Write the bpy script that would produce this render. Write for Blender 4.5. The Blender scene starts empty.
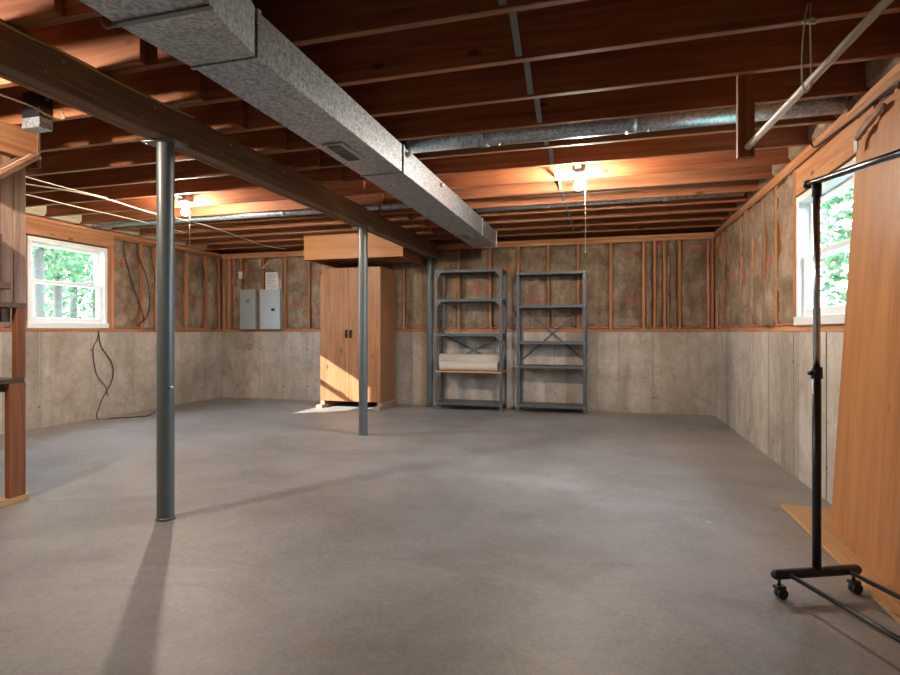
import bpy, bmesh, math, random
from mathutils import Vector, Matrix, noise
random.seed(7)
S = bpy.context.scene
COL = S.collection
PI = math.pi

# ------------------------------------------------------------------ camera, world, light, exposure
H = 1.02                                   # eye height = top of the concrete foundation wall
cam_d = bpy.data.cameras.new('camera')
cam = bpy.data.objects.new('camera', cam_d); COL.objects.link(cam)
cam.location = (0, 0, H)
cam.rotation_euler = (PI / 2, 0, math.radians(15.74))
cam_d.sensor_width = 36.0
cam_d.lens = 22.0
cam_d.shift_y = -5.5 / 900
cam_d.clip_start = 0.05
S.camera = cam

W = bpy.data.worlds.new('world'); S.world = W
W.use_nodes = True
bg = W.node_tree.nodes['Background']
bg.inputs[0].default_value = (0.50, 0.72, 1.0, 1)
bg.inputs[1].default_value = 40.0

BULB_STRENGTH = 2000.0
BULB_COLOR = (1.0, 0.88, 0.74)
sun_d = bpy.data.lights.new('sun', 'SUN'); sun_d.energy = 18.0; sun_d.color = (1.0, 0.97, 0.92); sun_d.angle = 0.009
sun = bpy.data.objects.new('sun', sun_d); COL.objects.link(sun)
sun.rotation_euler = Vector((1.0, 0.82, -0.58)).to_track_quat('-Z', 'Y').to_euler()   # low sun through the left window
def portal(name, loc, rot, sx, sz):
    d = bpy.data.lights.new(name, 'AREA'); d.shape = 'RECTANGLE'; d.size = sx; d.size_y = sz
    d.cycles.is_portal = True
    o = bpy.data.objects.new(name, d); COL.objects.link(o); o.location = loc; o.rotation_euler = rot
portal('window_portal', (-5.98, 4.775, 1.55), (0, -PI / 2, 0), 0.95, 0.95)
portal('window_portal', (1.50, 3.86, 1.50), (0, PI / 2, 0), 0.95, 0.95)

vs = S.view_settings
vs.view_transform = 'Standard'; vs.look = 'None'; vs.gamma = 1.0; vs.use_curve_mapping = False
vs.exposure = 0.25

# ------------------------------------------------------------------ materials
class NT:
    def __init__(s, name):
        s.m = bpy.data.materials.new(name); s.m.use_nodes = True
        s.t = s.m.node_tree; s.b = s.t.nodes['Principled BSDF']
    def n(s, ty, **kw):
        nd = s.t.nodes.new(ty)
        for k, v in kw.items():
            if k in nd.inputs.keys(): nd.inputs[k].default_value = v
            else: setattr(nd, k, v)
        return nd
    def l(s, a, b): s.t.links.new(a, b)
    def coords(s, scale=(1, 1, 1), rnd=True):
        tc = s.n('ShaderNodeTexCoord'); mp = s.n('ShaderNodeMapping')
        mp.inputs['Scale'].default_value = scale
        s.l(tc.outputs['Object'], mp.inputs['Vector'])
        if rnd:
            oi = s.n('ShaderNodeObjectInfo'); mu = s.n('ShaderNodeMath', operation='MULTIPLY'); mu.inputs[1].default_value = 37.0
            s.l(oi.outputs['Random'], mu.inputs[0]); s.l(mu.outputs[0], mp.inputs['Location'])
        return mp.outputs[0]
    def noise(s, vec, scale, detail=4, rough=0.6, dist=0.0):
        t = s.n('ShaderNodeTexNoise'); t.inputs['Scale'].default_value = scale; t.inputs['Detail'].default_value = detail
        t.inputs['Roughness'].default_value = rough; t.inputs['Distortion'].default_value = dist
        if vec is not None: s.l(vec, t.inputs['Vector'])
        return t.outputs['Fac']
    def ramp(s, fac, stops):
        r = s.n('ShaderNodeValToRGB'); e = r.color_ramp.elements
        e[0].position, e[0].color = stops[0][0], (*stops[0][1], 1)
        e[1].position, e[1].color = stops[-1][0], (*stops[-1][1], 1)
        for p, c in stops[1:-1]:
            q = e.new(p); q.color = (*c, 1)
        s.l(fac, r.inputs[0]); return r.outputs[0]
    def mix(s, fac, a, b, mode='MIX'):
        m = s.n('ShaderNodeMix', data_type='RGBA', blend_type=mode)
        if isinstance(fac, (int, float)): m.inputs[0].default_value = fac
        else: s.l(fac, m.inputs[0])
        for i, c in ((6, a), (7, b)):
            if isinstance(c, tuple): m.inputs[i].default_value = (*c, 1)
            else: s.l(c, m.inputs[i])
        return m.outputs[2]
    def thr(s, fac, lo, hi):
        m = s.n('ShaderNodeMapRange'); m.inputs[1].default_value = lo; m.inputs[2].default_value = hi
        s.l(fac, m.inputs[0]); return m.outputs[0]
    def mul(s, a, b):
        m = s.n('ShaderNodeMath', operation='MULTIPLY')
        for i, c in enumerate((a, b)):
            if isinstance(c, (int, float)): m.inputs[i].default_value = c
            else: s.l(c, m.inputs[i])
        return m.outputs[0]
    def bump(s, h, strength, dist=0.01):
        b = s.n('ShaderNodeBump'); b.inputs['Strength'].default_value = strength; b.inputs['Distance'].default_value = dist
        s.l(h, b.inputs['Height']); s.l(b.outputs[0], s.b.inputs['Normal'])
    def done(s, col, rough=0.6, metal=0.0, spec=0.5):
        if isinstance(col, tuple): s.b.inputs['Base Color'].default_value = (*col, 1)
        else: s.l(col, s.b.inputs['Base Color'])
        if isinstance(rough, (int, float)): s.b.inputs['Roughness'].default_value = rough
        else: s.l(rough, s.b.inputs['Roughness'])
        s.b.inputs['Metallic'].default_value = metal
        s.b.inputs['Specular IOR Level'].default_value = spec
        return s.m

def wood(name, axis, dark, mid, light, rough=0.65, var=0.25, fine=1.0):
    s = NT(name)
    sc = [26 * fine, 26 * fine, 26 * fine]; sc[axis] = 1.3 * fine
    v = s.coords(tuple(sc))
    g = s.noise(v, 1.0, 5, 0.65, 0.6)
    c = s.ramp(g, [(0.28, dark), (0.5, mid), (0.75, light)])
    v2 = s.coords(tuple(3.0 if i != axis else 1.2 for i in range(3)))
    k = s.thr(s.noise(v2, 1.6, 2), 0.3, 0.75)
    c = s.mix(s.mul(k, 0.45), c, tuple(x * 0.62 for x in mid))
    v3 = s.coords(tuple(9.0 if i != axis else 4.0 for i in range(3)))      # knots
    vo = s.n('ShaderNodeTexVoronoi'); vo.inputs['Scale'].default_value = 0.55; s.l(v3, vo.inputs['Vector'])
    kn = s.thr(vo.outputs['Distance'], 0.10, 0.05)
    c = s.mix(s.mul(kn, 0.8), c, tuple(x * 0.35 for x in dark))
    oi = s.n('ShaderNodeObjectInfo')
    hs = s.n('ShaderNodeHueSaturation')
    mr = s.n('ShaderNodeMapRange'); mr.inputs[3].default_value = 1 - var; mr.inputs[4].default_value = 1 + var
    s.l(oi.outputs['Random'], mr.inputs[0]); s.l(mr.outputs[0], hs.inputs['Value']); s.l(c, hs.inputs['Color'])
    s.bump(g, 0.25, 0.004)
    return s.done(hs.outputs[0], rough, 0, 0.3)

def plain(name, col, rough=0.5, metal=0.0, spec=0.5, amp=0.0, scale=20):
    s = NT(name)
    c = col
    if amp:
        v = s.coords(); g = s.noise(v, scale, 4)
        c = s.mix(g, tuple(x * (1 - amp) for x in col), tuple(min(1, x * (1 + amp)) for x in col))
    return s.done(c, rough, metal, spec)

PINE = ((0.26, 0.100, 0.040), (0.48, 0.215, 0.095), (0.62, 0.33, 0.17))
JST = ((0.17, 0.052, 0.021), (0.30, 0.108, 0.044), (0.42, 0.185, 0.085))
M = {}
for i, a in enumerate('xyz'):
    M['pine_' + a] = wood('pine_' + a, i, *PINE)
    M['joist_' + a] = wood('joist_' + a, i, *JST, var=0.18)
    M['beam_' + a] = wood('beam_' + a, i, (0.13, 0.060, 0.033), (0.23, 0.115, 0.065), (0.32, 0.175, 0.105), var=0.05)
    M['oldwood_' + a] = wood('oldwood_' + a, i, (0.22, 0.12, 0.085), (0.44, 0.28, 0.20), (0.60, 0.42, 0.32), var=0.1)
    M['ply_' + a] = wood('ply_' + a, i, (0.40, 0.155, 0.050), (0.53, 0.225, 0.078), (0.62, 0.295, 0.115), rough=0.45, var=0.04, fine=0.55)
    M['cab_' + a] = wood('cab_' + a, i, (0.21, 0.085, 0.032), (0.37, 0.165, 0.068), (0.50, 0.25, 0.115), rough=0.4, var=0.05)
    M['lath_' + a] = wood('lath_' + a, i, (0.44, 0.22, 0.09), (0.62, 0.36, 0.17), (0.72, 0.46, 0.25), var=0.1)
M['darkshelf'] = wood('darkshelf', 0, (0.08, 0.045, 0.03), (0.13, 0.075, 0.05), (0.18, 0.11, 0.075))

def concrete_floor():
    s = NT('concrete_floor')
    v = s.coords(rnd=False)
    big = s.noise(v, 0.6, 6, 0.62, 0.3)
    mid = s.noise(v, 2.6, 7, 0.75, 0.2)
    fine = s.noise(v, 60, 3, 0.7)
    st = s.noise(s.coords((1.0, 1.7, 1), rnd=False), 0.9, 6, 0.68, 0.7)
    c = s.ramp(big, [(0.38, (0.150, 0.132, 0.112)), (0.5, (0.240, 0.222, 0.200)), (0.62, (0.350, 0.332, 0.308))])
    c = s.mix(s.thr(mid, 0.35, 0.7), c, s.mix(0.6, c, (0.38, 0.37, 0.355)))
    c = s.mix(s.mul(s.thr(st, 0.50, 0.66), 0.45), c, (0.155, 0.132, 0.110))
    c = s.mix(0.24, c, s.ramp(fine, [(0.3, (0.12, 0.115, 0.11)), (0.7, (0.42, 0.40, 0.38))]))
    sp = s.n('ShaderNodeTexVoronoi'); sp.inputs['Scale'].default_value = 2.3; sp.inputs['Randomness'].default_value = 1
    s.l(v, sp.inputs['Vector'])
    c = s.mix(s.mul(s.thr(sp.outputs['Distance'], 0.045, 0.02), 0.55), c, (0.6, 0.58, 0.54))
    s.bump(s.noise(v, 9, 6, 0.7), 0.10, 0.01)
    r = s.thr(mid, 0.0, 1.0)
    rr = s.n('ShaderNodeMapRange'); rr.inputs[3].default_value = 0.36; rr.inputs[4].default_value = 0.62; s.l(mid, rr.inputs[0])
    return s.done(c, rr.outputs[0], 0, 0.45)

def concrete_wall():
    s = NT('concrete_wall')
    v = s.coords(rnd=False)
    big = s.noise(v, 1.3, 5, 0.65, 0.7)
    st = s.noise(s.coords((3.2, 3.2, 0.8), rnd=False), 1.0, 6, 0.7, 0.8)
    fine = s.noise(v, 28, 5, 0.75)
    c = s.ramp(big, [(0.30, (0.31, 0.255, 0.198)), (0.5, (0.46, 0.40, 0.328)), (0.70, (0.60, 0.54, 0.46))])
    c = s.mix(s.mul(s.thr(st, 0.48, 0.70), 0.55), c, (0.25, 0.20, 0.152))
    c = s.mix(s.mul(s.thr(st, 0.44, 0.28), 0.5), c, (0.66, 0.61, 0.53))
    tc = s.n('ShaderNodeTexCoord'); sp = s.n('ShaderNodeSeparateXYZ'); s.l(tc.outputs['Object'], sp.inputs[0])
    ad = s.n('ShaderNodeMath', operation='ADD'); s.l(sp.outputs['X'], ad.inputs[0]); s.l(sp.outputs['Y'], ad.inputs[1])
    dv = s.n('ShaderNodeMath', operation='DIVIDE'); dv.inputs[1].default_value = 0.405; s.l(ad.outputs[0], dv.inputs[0])
    fl = s.n('ShaderNodeMath', operation='FLOOR'); s.l(dv.outputs[0], fl.inputs[0])
    wn = s.n('ShaderNodeTexWhiteNoise', noise_dimensions='1D'); s.l(fl.outputs[0], wn.inputs['W'])
    hv = s.n('ShaderNodeHueSaturation'); pv = s.n('ShaderNodeMapRange'); pv.inputs[3].default_value = 0.80; pv.inputs[4].default_value = 1.18     # every form panel cast a little lighter or darker
    s.l(wn.outputs[0], pv.inputs[0]); s.l(pv.outputs[0], hv.inputs['Value']); s.l(c, hv.inputs['Color']); c = hv.outputs[0]
    c = s.mix(0.16, c, s.ramp(fine, [(0.35, (0.14, 0.11, 0.08)), (0.7, (0.7, 0.66, 0.6))]))
    bl = s.noise(s.coords((1, 1, 1), rnd=False), 6, 7, 0.75, 0.5)
    c = s.mix(s.mul(s.thr(bl, 0.50, 0.68), 0.42), c, (0.24, 0.17, 0.12))
    s.bump(s.noise(v, 16, 6, 0.7), 0.25, 0.012)
    return s.done(c, 0.85, 0, 0.25)

def kraft():
    s = NT('kraft_paper')
    tc = s.n('ShaderNodeTexCoord')
    v = s.coords()
    g = s.noise(v, 5, 5, 0.65, 0.5)
    st = s.noise(s.coords((14, 14, 3)), 1.0, 4, 0.6)
    c = s.ramp(g, [(0.32, (0.165, 0.105, 0.062)), (0.5, (0.285, 0.200, 0.128)), (0.70, (0.42, 0.32, 0.22))])
    c = s.mix(s.mul(s.thr(st, 0.4, 0.7), 0.45), c, (0.15, 0.095, 0.058))
    # red printed bands of lettering, too small to read
    sep = s.n('ShaderNodeSeparateXYZ'); s.l(tc.outputs['Object'], sep.inputs[0])
    oi = s.n('ShaderNodeObjectInfo')
    sh = s.n('ShaderNodeMath', operation='MULTIPLY_ADD'); sh.inputs[1].default_value = 0.6; s.l(oi.outputs['Random'], sh.inputs[0]); s.l(sep.outputs['Z'], sh.inputs[2])
    md = s.n('ShaderNodeMath', operation='PINGPONG'); md.inputs[1].default_value = 0.29; s.l(sh.outputs[0], md.inputs[0])
    band = s.thr(md.outputs[0], 0.060, 0.045)
    blob = s.thr(s.noise(s.coords((16, 16, 22)), 1.0, 3, 0.6), 0.45, 0.60)
    gap = s.thr(s.noise(s.coords((2.0, 2.0, 1.2)), 1.0, 1), 0.42, 0.52)
    c = s.mix(s.mul(s.mul(s.mul(band, blob), gap), 0.75), c, (0.42, 0.085, 0.06))
    s.bump(s.noise(s.coords((7, 7, 7)), 1.0, 6, 0.7, 1.6), 0.8, 0.03)
    return s.done(c, 0.6, 0, 0.35)

def galvanised(name, base, rough=0.42):
    s = NT(name)
    v = s.coords()
    vo = s.n('ShaderNodeTexVoronoi'); vo.inputs['Scale'].default_value = 85; s.l(v, vo.inputs['Vector'])
    bw = s.n('ShaderNodeRGBToBW'); s.l(vo.outputs['Color'], bw.inputs[0])
    c = s.ramp(bw.outputs[0], [(0.2, tuple(x * 0.62 for x in base)), (0.8, tuple(x * 1.32 for x in base))])
    g = s.noise(v, 3, 4)
    c = s.mix(s.mul(g, 0.35), c, tuple(x * 0.7 for x in base))
    return s.done(c, rough, 0.75, 0.5)

M['floor'] = concrete_floor(); M['cwall'] = concrete_wall(); M['kraft'] = kraft()
M['galv'] = galvanised('galvanised_steel', (0.42, 0.455, 0.49), 0.46)
M['pipe'] = galvanised('galvanised_pipe', (0.40, 0.45, 0.50), 0.33)
M['strap'] = plain('strap_steel', (0.22, 0.22, 0.23), 0.5, 0.6)
M['strap2'] = plain('bridging_steel', (0.20, 0.215, 0.23), 0.45, 0.3)
M['post'] = plain('painted_post', (0.128, 0.148, 0.144), 0.38, 0.15, 0.5, 0.12, 6)
M['shelfsteel'] = plain('grey_shelf_enamel', (0.098, 0.106, 0.110), 0.45, 0.2, 0.5, 0.15, 8)
M['bolt'] = plain('bolt_steel', (0.45, 0.45, 0.44), 0.35, 0.9)
M['vinyl'] = plain('white_vinyl', (0.80, 0.79, 0.76), 0.4)
M['black'] = plain('black_powder_coat', (0.012, 0.012, 0.013), 0.38, 0.0, 0.5)
M['rubber'] = plain('black_rubber', (0.02, 0.02, 0.022), 0.55)
M['chrome'] = plain('chrome', (0.62, 0.64, 0.66), 0.24, 1.0)
M['gunmetal'] = plain('grey_steel_tube', (0.16, 0.17, 0.18), 0.22, 0.8)
M['panelgrey'] = plain('panel_grey', (0.34, 0.355, 0.325), 0.45, 0.1, 0.5, 0.06, 5)
M['panellight'] = plain('panel_light_grey', (0.41, 0.445, 0.415), 0.42, 0.1, 0.5, 0.05, 5)
M['paper'] = plain('paper', (0.72, 0.70, 0.66), 0.8, 0, 0.3, 0.06, 30)
M['print'] = plain('printed_ink', (0.20, 0.20, 0.22), 0.8)
M['foam'] = plain('cream_roll', (0.58, 0.52, 0.42), 0.85, 0, 0.2, 0.12, 12)
M['tie'] = plain('rusty_tie', (0.13, 0.10, 0.075), 0.9)
M['dark'] = plain('dark_void', (0.03, 0.025, 0.02), 0.9)
M['cable_black'] = plain('black_cable', (0.022, 0.020, 0.019), 0.5)
M['cable_white'] = plain('white_cable', (0.58, 0.49, 0.37), 0.55)
M['cable_yellow'] = plain('yellow_cable', (0.42, 0.27, 0.06), 0.5)
M['twine'] = plain('cord', (0.62, 0.56, 0.48), 0.8)
M['whiterod'] = plain('whitewashed_rod', (0.60, 0.50, 0.40), 0.5, 0, 0.4, 0.15, 30)
M['porcelain'] = plain('porcelain', (0.75, 0.73, 0.70), 0.3)
M['redpaper'] = plain('pink_insulation', (0.52, 0.20, 0.15), 0.9, 0, 0.2, 0.3, 12)
M['creaminsul'] = plain('pale_insulation', (0.66, 0.56, 0.38), 0.9, 0, 0.2, 0.2, 14)
M['bark'] = plain('bark', (0.050, 0.040, 0.028), 0.9, 0, 0.2, 0.4, 8)
M['grass'] = plain('grass', (0.05, 0.085, 0.03), 0.9, 0, 0.2, 0.4, 4)
M['siding'] = plain('outside_sheathing', (0.30, 0.26, 0.2), 0.8)
def leafmat():
    s = NT('leaves')
    oi = s.noise(s.coords(), 6, 2)
    c = s.ramp(oi, [(0.35, (0.022, 0.046, 0.016)), (0.65, (0.070, 0.125, 0.042))])
    s.b.inputs['Transmission Weight'].default_value = 0.0
    tr = s.n('ShaderNodeBsdfTranslucent'); s.l(c, tr.inputs[0])
    mx = s.n('ShaderNodeMixShader'); mx.inputs[0].default_value = 0.5
    s.l(s.b.outputs[0], mx.inputs[1]); s.l(tr.outputs[0], mx.inputs[2])
    s.l(mx.outputs[0], s.t.nodes['Material Output'].inputs[0])
    return s.done(c, 0.6, 0, 0.3)
M['leaf'] = leafmat()
def glassmat():
    s = NT('window_glass')
    t = s.n('ShaderNodeBsdfTransparent'); t.inputs[0].default_value = (0.97, 0.98, 0.97, 1)
    g = s.n('ShaderNodeBsdfGlossy'); g.inputs['Roughness'].default_value = 0.02
    lw = s.n('ShaderNodeLayerWeight'); lw.inputs[0].default_value = 0.5
    pw = s.n('ShaderNodeMath', operation='POWER'); pw.inputs[1].default_value = 4.0; s.l(lw.outputs['Facing'], pw.inputs[0])
    fr = s.n('ShaderNodeMath', operation='MULTIPLY_ADD'); fr.inputs[1].default_value = 0.55; fr.inputs[2].default_value = 0.03; s.l(pw.outputs[0], fr.inputs[0])
    mx = s.n('ShaderNodeMixShader'); s.l(fr.outputs[0], mx.inputs[0]); s.l(t.outputs[0], mx.inputs[1]); s.l(g.outputs[0], mx.inputs[2])
    s.l(mx.outputs[0], s.t.nodes['Material Output'].inputs[0]); s.t.nodes.remove(s.b)
    return s.m
M['glass'] = glassmat()
def bulbmat():
    s = NT('lit_bulb')
    e = s.n('ShaderNodeEmission'); e.inputs[0].default_value = (*BULB_COLOR, 1); e.inputs[1].default_value = BULB_STRENGTH
    s.l(e.outputs[0], s.t.nodes['Material Output'].inputs[0]); s.t.nodes.remove(s.b)
    return s.m
M['bulb'] = bulbmat()

# ------------------------------------------------------------------ builders
def link(name, me, mat, parent=None, loc=(0, 0, 0), smooth=False):
    o = bpy.data.objects.new(name, me); COL.objects.link(o)
    if mat and not me.materials: me.materials.append(M[mat])
    o.location = loc
    if parent is not None:
        o.parent = parent; o.matrix_parent_inverse = Matrix.Translation(-Vector(parent.location))
    if smooth:
        for p in me.polygons: p.use_smooth = True
    return o
def tag(o, label, cat, group=None, kind=None):
    if label: o['label'] = label
    if cat: o['category'] = cat
    if group: o['group'] = group
    if kind: o['kind'] = kind
    return o
def thing(name, loc, label, cat, group=None):
    o = bpy.data.objects.new(name, None); COL.objects.link(o); o.location = loc; o.empty_display_size = 0.1
    return tag(o, label, cat, group)
def mesh(vs_, fs, name='m'):
    me = bpy.data.meshes.new(name); me.from_pydata([tuple(v) for v in vs_], [], fs); me.update()
    bm = bmesh.new(); bm.from_mesh(me); bmesh.ops.recalc_face_normals(bm, faces=bm.faces); bm.to_mesh(me); bm.free()
    return me
def box_me(sx, sy, sz, ch=0.0):
    """box with its edges chamfered along the longest axis"""
    d = [sx, sy, sz]; ax = d.index(max(d)); o1, o2 = [i for i in range(3) if i != ax]
    a, b, L = d[o1] / 2, d[o2] / 2, d[ax] / 2
    c = min(ch, a * 0.45, b * 0.45)
    ring = [(a, b), (-a, b), (-a, -b), (a, -b)] if c <= 0 else [(a, b - c), (a - c, b), (-a + c, b), (-a, b - c), (-a, -b + c), (-a + c, -b), (a - c, -b), (a, -b + c)]
    n = len(ring); V = []
    for s in (-L, L):
        for p in ring:
            q = [0, 0, 0]; q[ax] = s; q[o1], q[o2] = p; V.append(q)
    Fs = [list(range(n)), list(range(n, 2 * n))] + [[i, (i + 1) % n, n + (i + 1) % n, n + i] for i in range(n)]
    return mesh(V, Fs)
def box(name, x, y, z, mat, parent=None, ch=0.003):
    me = box_me(x[1] - x[0], y[1] - y[0], z[1] - z[0], ch)
    return link(name, me, mat, parent, ((x[0] + x[1]) / 2, (y[0] + y[1]) / 2, (z[0] + z[1]) / 2))
def obox(name, p0, p1, w, h, mat, parent=None, up=(0, 0, 1), ch=0.002):
    """box swept from p0 to p1: w across, h along up"""
    p0, p1 = Vector(p0), Vector(p1); d = p1 - p0; L = d.length; d.normalize()
    s = d.cross(Vector(up)); s.normalize(); u = s.cross(d)
    me = box_me(L, w, h, ch) if L >= max(w, h) else box_me(L, w, h, 0)
    R = Matrix((d, s, u)).transposed()
    me.transform(R.to_4x4())
    return link(name, me, mat, parent, (p0 + p1) / 2)
def tube_geo(pts, r, seg=8, closed=False, rs=None):
    pts = [Vector(p) for p in pts]; n = len(pts); V = []; Fs = []
    prev = None
    for i, p in enumerate(pts):
        t = (pts[min(i + 1, n - 1)] - pts[max(i - 1, 0)]).normalized()
        if prev is None:
            a = Vector((0, 0, 1)) if abs(t.z) < 0.9 else Vector((1, 0, 0))
            u = t.cross(a).normalized()
        else:
            u = (prev - t * prev.dot(t)).normalized()
        prev = u; w = t.cross(u); rr = rs[i] if rs else r
        for k in range(seg):
            an = 2 * PI * k / seg; V.append(p + (u * math.cos(an) + w * math.sin(an)) * rr)
    for i in range(n - 1):
        for k in range(seg):
            Fs.append([i * seg + k, i * seg + (k + 1) % seg, (i + 1) * seg + (k + 1) % seg, (i + 1) * seg + k])
    Fs.append(list(range(seg))); Fs.append([(n - 1) * seg + k for k in range(seg)])
    return V, Fs
def smooth_pts(pts, sub=6):
    P = [Vector(p) for p in pts]; out = []
    for i in range(len(P) - 1):
        a = P[max(i - 1, 0)]; b = P[i]; c = P[i + 1]; d = P[min(i + 2, len(P) - 1)]
        for k in range(sub):
            t = k / sub
            out.append(0.5 * ((2 * b) + (c - a) * t + (2 * a - 5 * b + 4 * c - d) * t * t + (3 * b - a - 3 * c + d) * t ** 3))
    out.append(P[-1]); return out
def tube(name, pts, r, mat, parent=None, seg=8, smooth=True, rs=None):
    o0 = Vector(pts[0]); V, Fs = tube_geo([Vector(p) - o0 for p in pts], r, seg, rs=rs)
    return link(name, mesh(V, Fs), mat, parent, o0, smooth)
def cable(name, pts, r, mat, parent=None, sub=6):
    return tube(name, smooth_pts(pts, sub), r, mat, parent, 6)
def lathe(name, prof, mat, parent=None, loc=(0, 0, 0), seg=20, axis='z', smooth=True):
    V = []; Fs = []
    for r, z in prof:
        for k in range(seg):
            a = 2 * PI * k / seg; V.append((r * math.cos(a), r * math.sin(a), z))
    n = len(prof)
    for i in range(n - 1):
        for k in range(seg):
            Fs.append([i * seg + k, i * seg + (k + 1) % seg, (i + 1) * seg + (k + 1) % seg, (i + 1) * seg + k])
    Fs.append(list(range(seg))); Fs.append([(n - 1) * seg + k for k in range(seg)])
    if axis == 'x': V = [(z, x, y) for x, y, z in V]
    if axis == 'y': V = [(x, z, y) for x, y, z in V]
    o = link(name, mesh(V, Fs), mat, parent, loc)
    if smooth:
        me = o.data
        for p in me.polygons: p.use_smooth = len(p.vertices) == 4
        try: me.set_sharp_from_angle(angle=math.radians(40))
        except Exception: pass
    return o
def extrude_poly(name, poly, axis, a, b, mat, parent=None):
    """polygon in the two other axes, extruded along axis from a to b"""
    n = len(poly); V = []
    for s in (a, b):
        for p in poly:
            q = list(p); q.insert(axis, s); V.append(q)
    c = sum((Vector(v) for v in V), Vector()) / len(V)
    V = [Vector(v) - c for v in V]
    Fs = [list(range(n)), list(range(n, 2 * n))] + [[i, (i + 1) % n, n + (i + 1) % n, n + i] for i in range(n)]
    return link(name, mesh(V, Fs), mat, parent, c)
def struct(o): o['kind'] = 'structure'; return o

# ------------------------------------------------------------------ room shell
XL, XR, YB, YF = -5.77, 1.29, 7.32, -2.2
ZC = 1.02                                  # top of concrete
ZJ, ZT = 2.24, 2.48                        # joist bottoms, subfloor
floor_o = struct(box('floor', (XL - 0.3, XR + 0.3), (YF - 0.3, YB + 0.3), (-0.15, 0), 'floor', ch=0))
ceil_o = struct(box('ceiling', (XL - 0.3, XR + 0.3), (YF - 0.3, YB + 0.3), (ZT, ZT + 0.05), 'joist_y', ch=0))
wall_b = struct(box('wall_back', (XL - 0.25, XR + 0.25), (YB, YB + 0.25), (0, ZC), 'cwall', ch=0))
wall_l = struct(box('wall_left', (XL - 0.25, XL), (YF, YB), (0, ZC), 'cwall', ch=0))
wall_r = struct(box('wall_right', (XR, XR + 0.25), (YF, YB), (0, ZC), 'cwall', ch=0))
wall_f = struct(box('wall_front', (XL - 0.25, XR + 0.25), (YF - 0.25, YF), (0, ZT), 'cwall', ch=0))
# outer sheathing above the concrete
WL = (4.30, 5.25, 1.08, 2.02)              # left window opening  y0 y1 z0 z1
WR = (3.38, 4.335, 1.08, 1.95)             # right window opening
SH = 0.14
box('sheathing', (XL - 0.25, XR + 0.25), (YB + SH, YB + SH + 0.02), (ZC, ZT), 'siding', wall_b, 0)
for (w, xa, xb, par) in ((WL, XL - SH - 0.02, XL - SH, wall_l), (WR, XR + SH, XR + SH + 0.02, wall_r)):
    box('sheathing', (xa, xb), (YF, w[0]), (ZC, ZT), 'siding', par, 0)
    e = w[1] + (0.22 if par is wall_r else 0.02)
    box('sheathing', (xa, xb), (e, YB + 0.2), (ZC, ZT), 'siding', par, 0)
    box('sheathing', (xa, xb), (w[0], e), (ZC, w[2]), 'siding', par, 0)
    box('sheathing', (xa, xb), (w[0], e), (w[3], ZT), 'siding', par, 0)
# form seams and tie marks on the poured concrete
def seams(axis, fixed, lo, hi, step, par, sgn, skip=()):
    t = lo
    while t < hi:
        w = random.uniform(0.004, 0.008); d = random.uniform(0.002, 0.005)
        if axis == 'x': box('form_seam', (t - w, t + w), (fixed - d, fixed + 0.001), (0.0, ZC - 0.002), 'cwall', par, 0)
        else:
            a, b = sorted((fixed + sgn * d, fixed - sgn * 0.001))
            box('form_seam', (a, b), (t - w, t + w), (0.0, ZC - 0.002), 'cwall', par, 0)
        for z in (0.22, 0.78):
            if random.random() < 0.4: continue
            zz = z + random.uniform(-0.03, 0.03)
            if axis == 'x': lathe('tie_mark', [(0.012, 0), (0.010, 0.004), (0.004, 0.005)], 'tie', par, (t + 0.012, fixed + 0.001, zz), 8, 'y').scale.y = -1
            else:
                m = lathe('tie_mark', [(0.012, 0), (0.010, 0.004), (0.004, 0.005)], 'tie', par, (fixed - sgn * 0.001, t, zz), 8, 'x'); m.scale.x = sgn
        t += step
seams('x', YB, -5.5, 1.2, 0.405, wall_b, -1)
seams('y', XL, 2.6, 7.2, 0.61, wall_l, 1)
seams('y', XR, 2.6, 7.2, 0.61, wall_r, -1)

# ---- framing: plates and studs, batts between
def lum(name, x, y, z, ax, par, fam='pine', ch=0.003):
    return box(name, x, y, z, fam + '_' + ax, par, ch)
SD = 0.095                                 # stud depth
lum('sill_plate', (XL, XR), (YB, YB + 0.13), (ZC, ZC + 0.042), 'x', wall_b)
lum('sill_plate', (XL - 0.13, XL), (YF, YB), (ZC, ZC + 0.042), 'y', wall_l)
lum('sill_plate', (XR, XR + 0.13), (YF, YB), (ZC, ZC + 0.042), 'y', wall_r)
for k, z in enumerate((ZJ - 0.04, ZJ - 0.08)):
    lum('top_plate', (XL, XR), (YB - 0.004 * k, YB + 0.13), (z, z + 0.038), 'x', wall_b)
    lum('top_plate', (XL - 0.13, XL + 0.004 * k), (YF, YB), (z, z + 0.038), 'y', wall_l)
    lum('top_plate', (XR - 0.012 - 0.004 * k, XR + 0.13), (YF, YB), (z, z + 0.038), 'y', wall_r)
# the rim board behind the joist ends
lum('rim_board', (XL - 0.13, XL - 0.09), (YF, YB), (ZJ, ZT), 'y', wall_l, 'joist')
lum('rim_board', (XR + 0.09, XR + 0.13), (YF, YB), (ZJ, ZT), 'y', wall_r, 'joist')
lum('rim_board', (XL, XR), (YB + 0.09, YB + 0.13), (ZJ, ZT), 'x', wall_b, 'joist')

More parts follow.
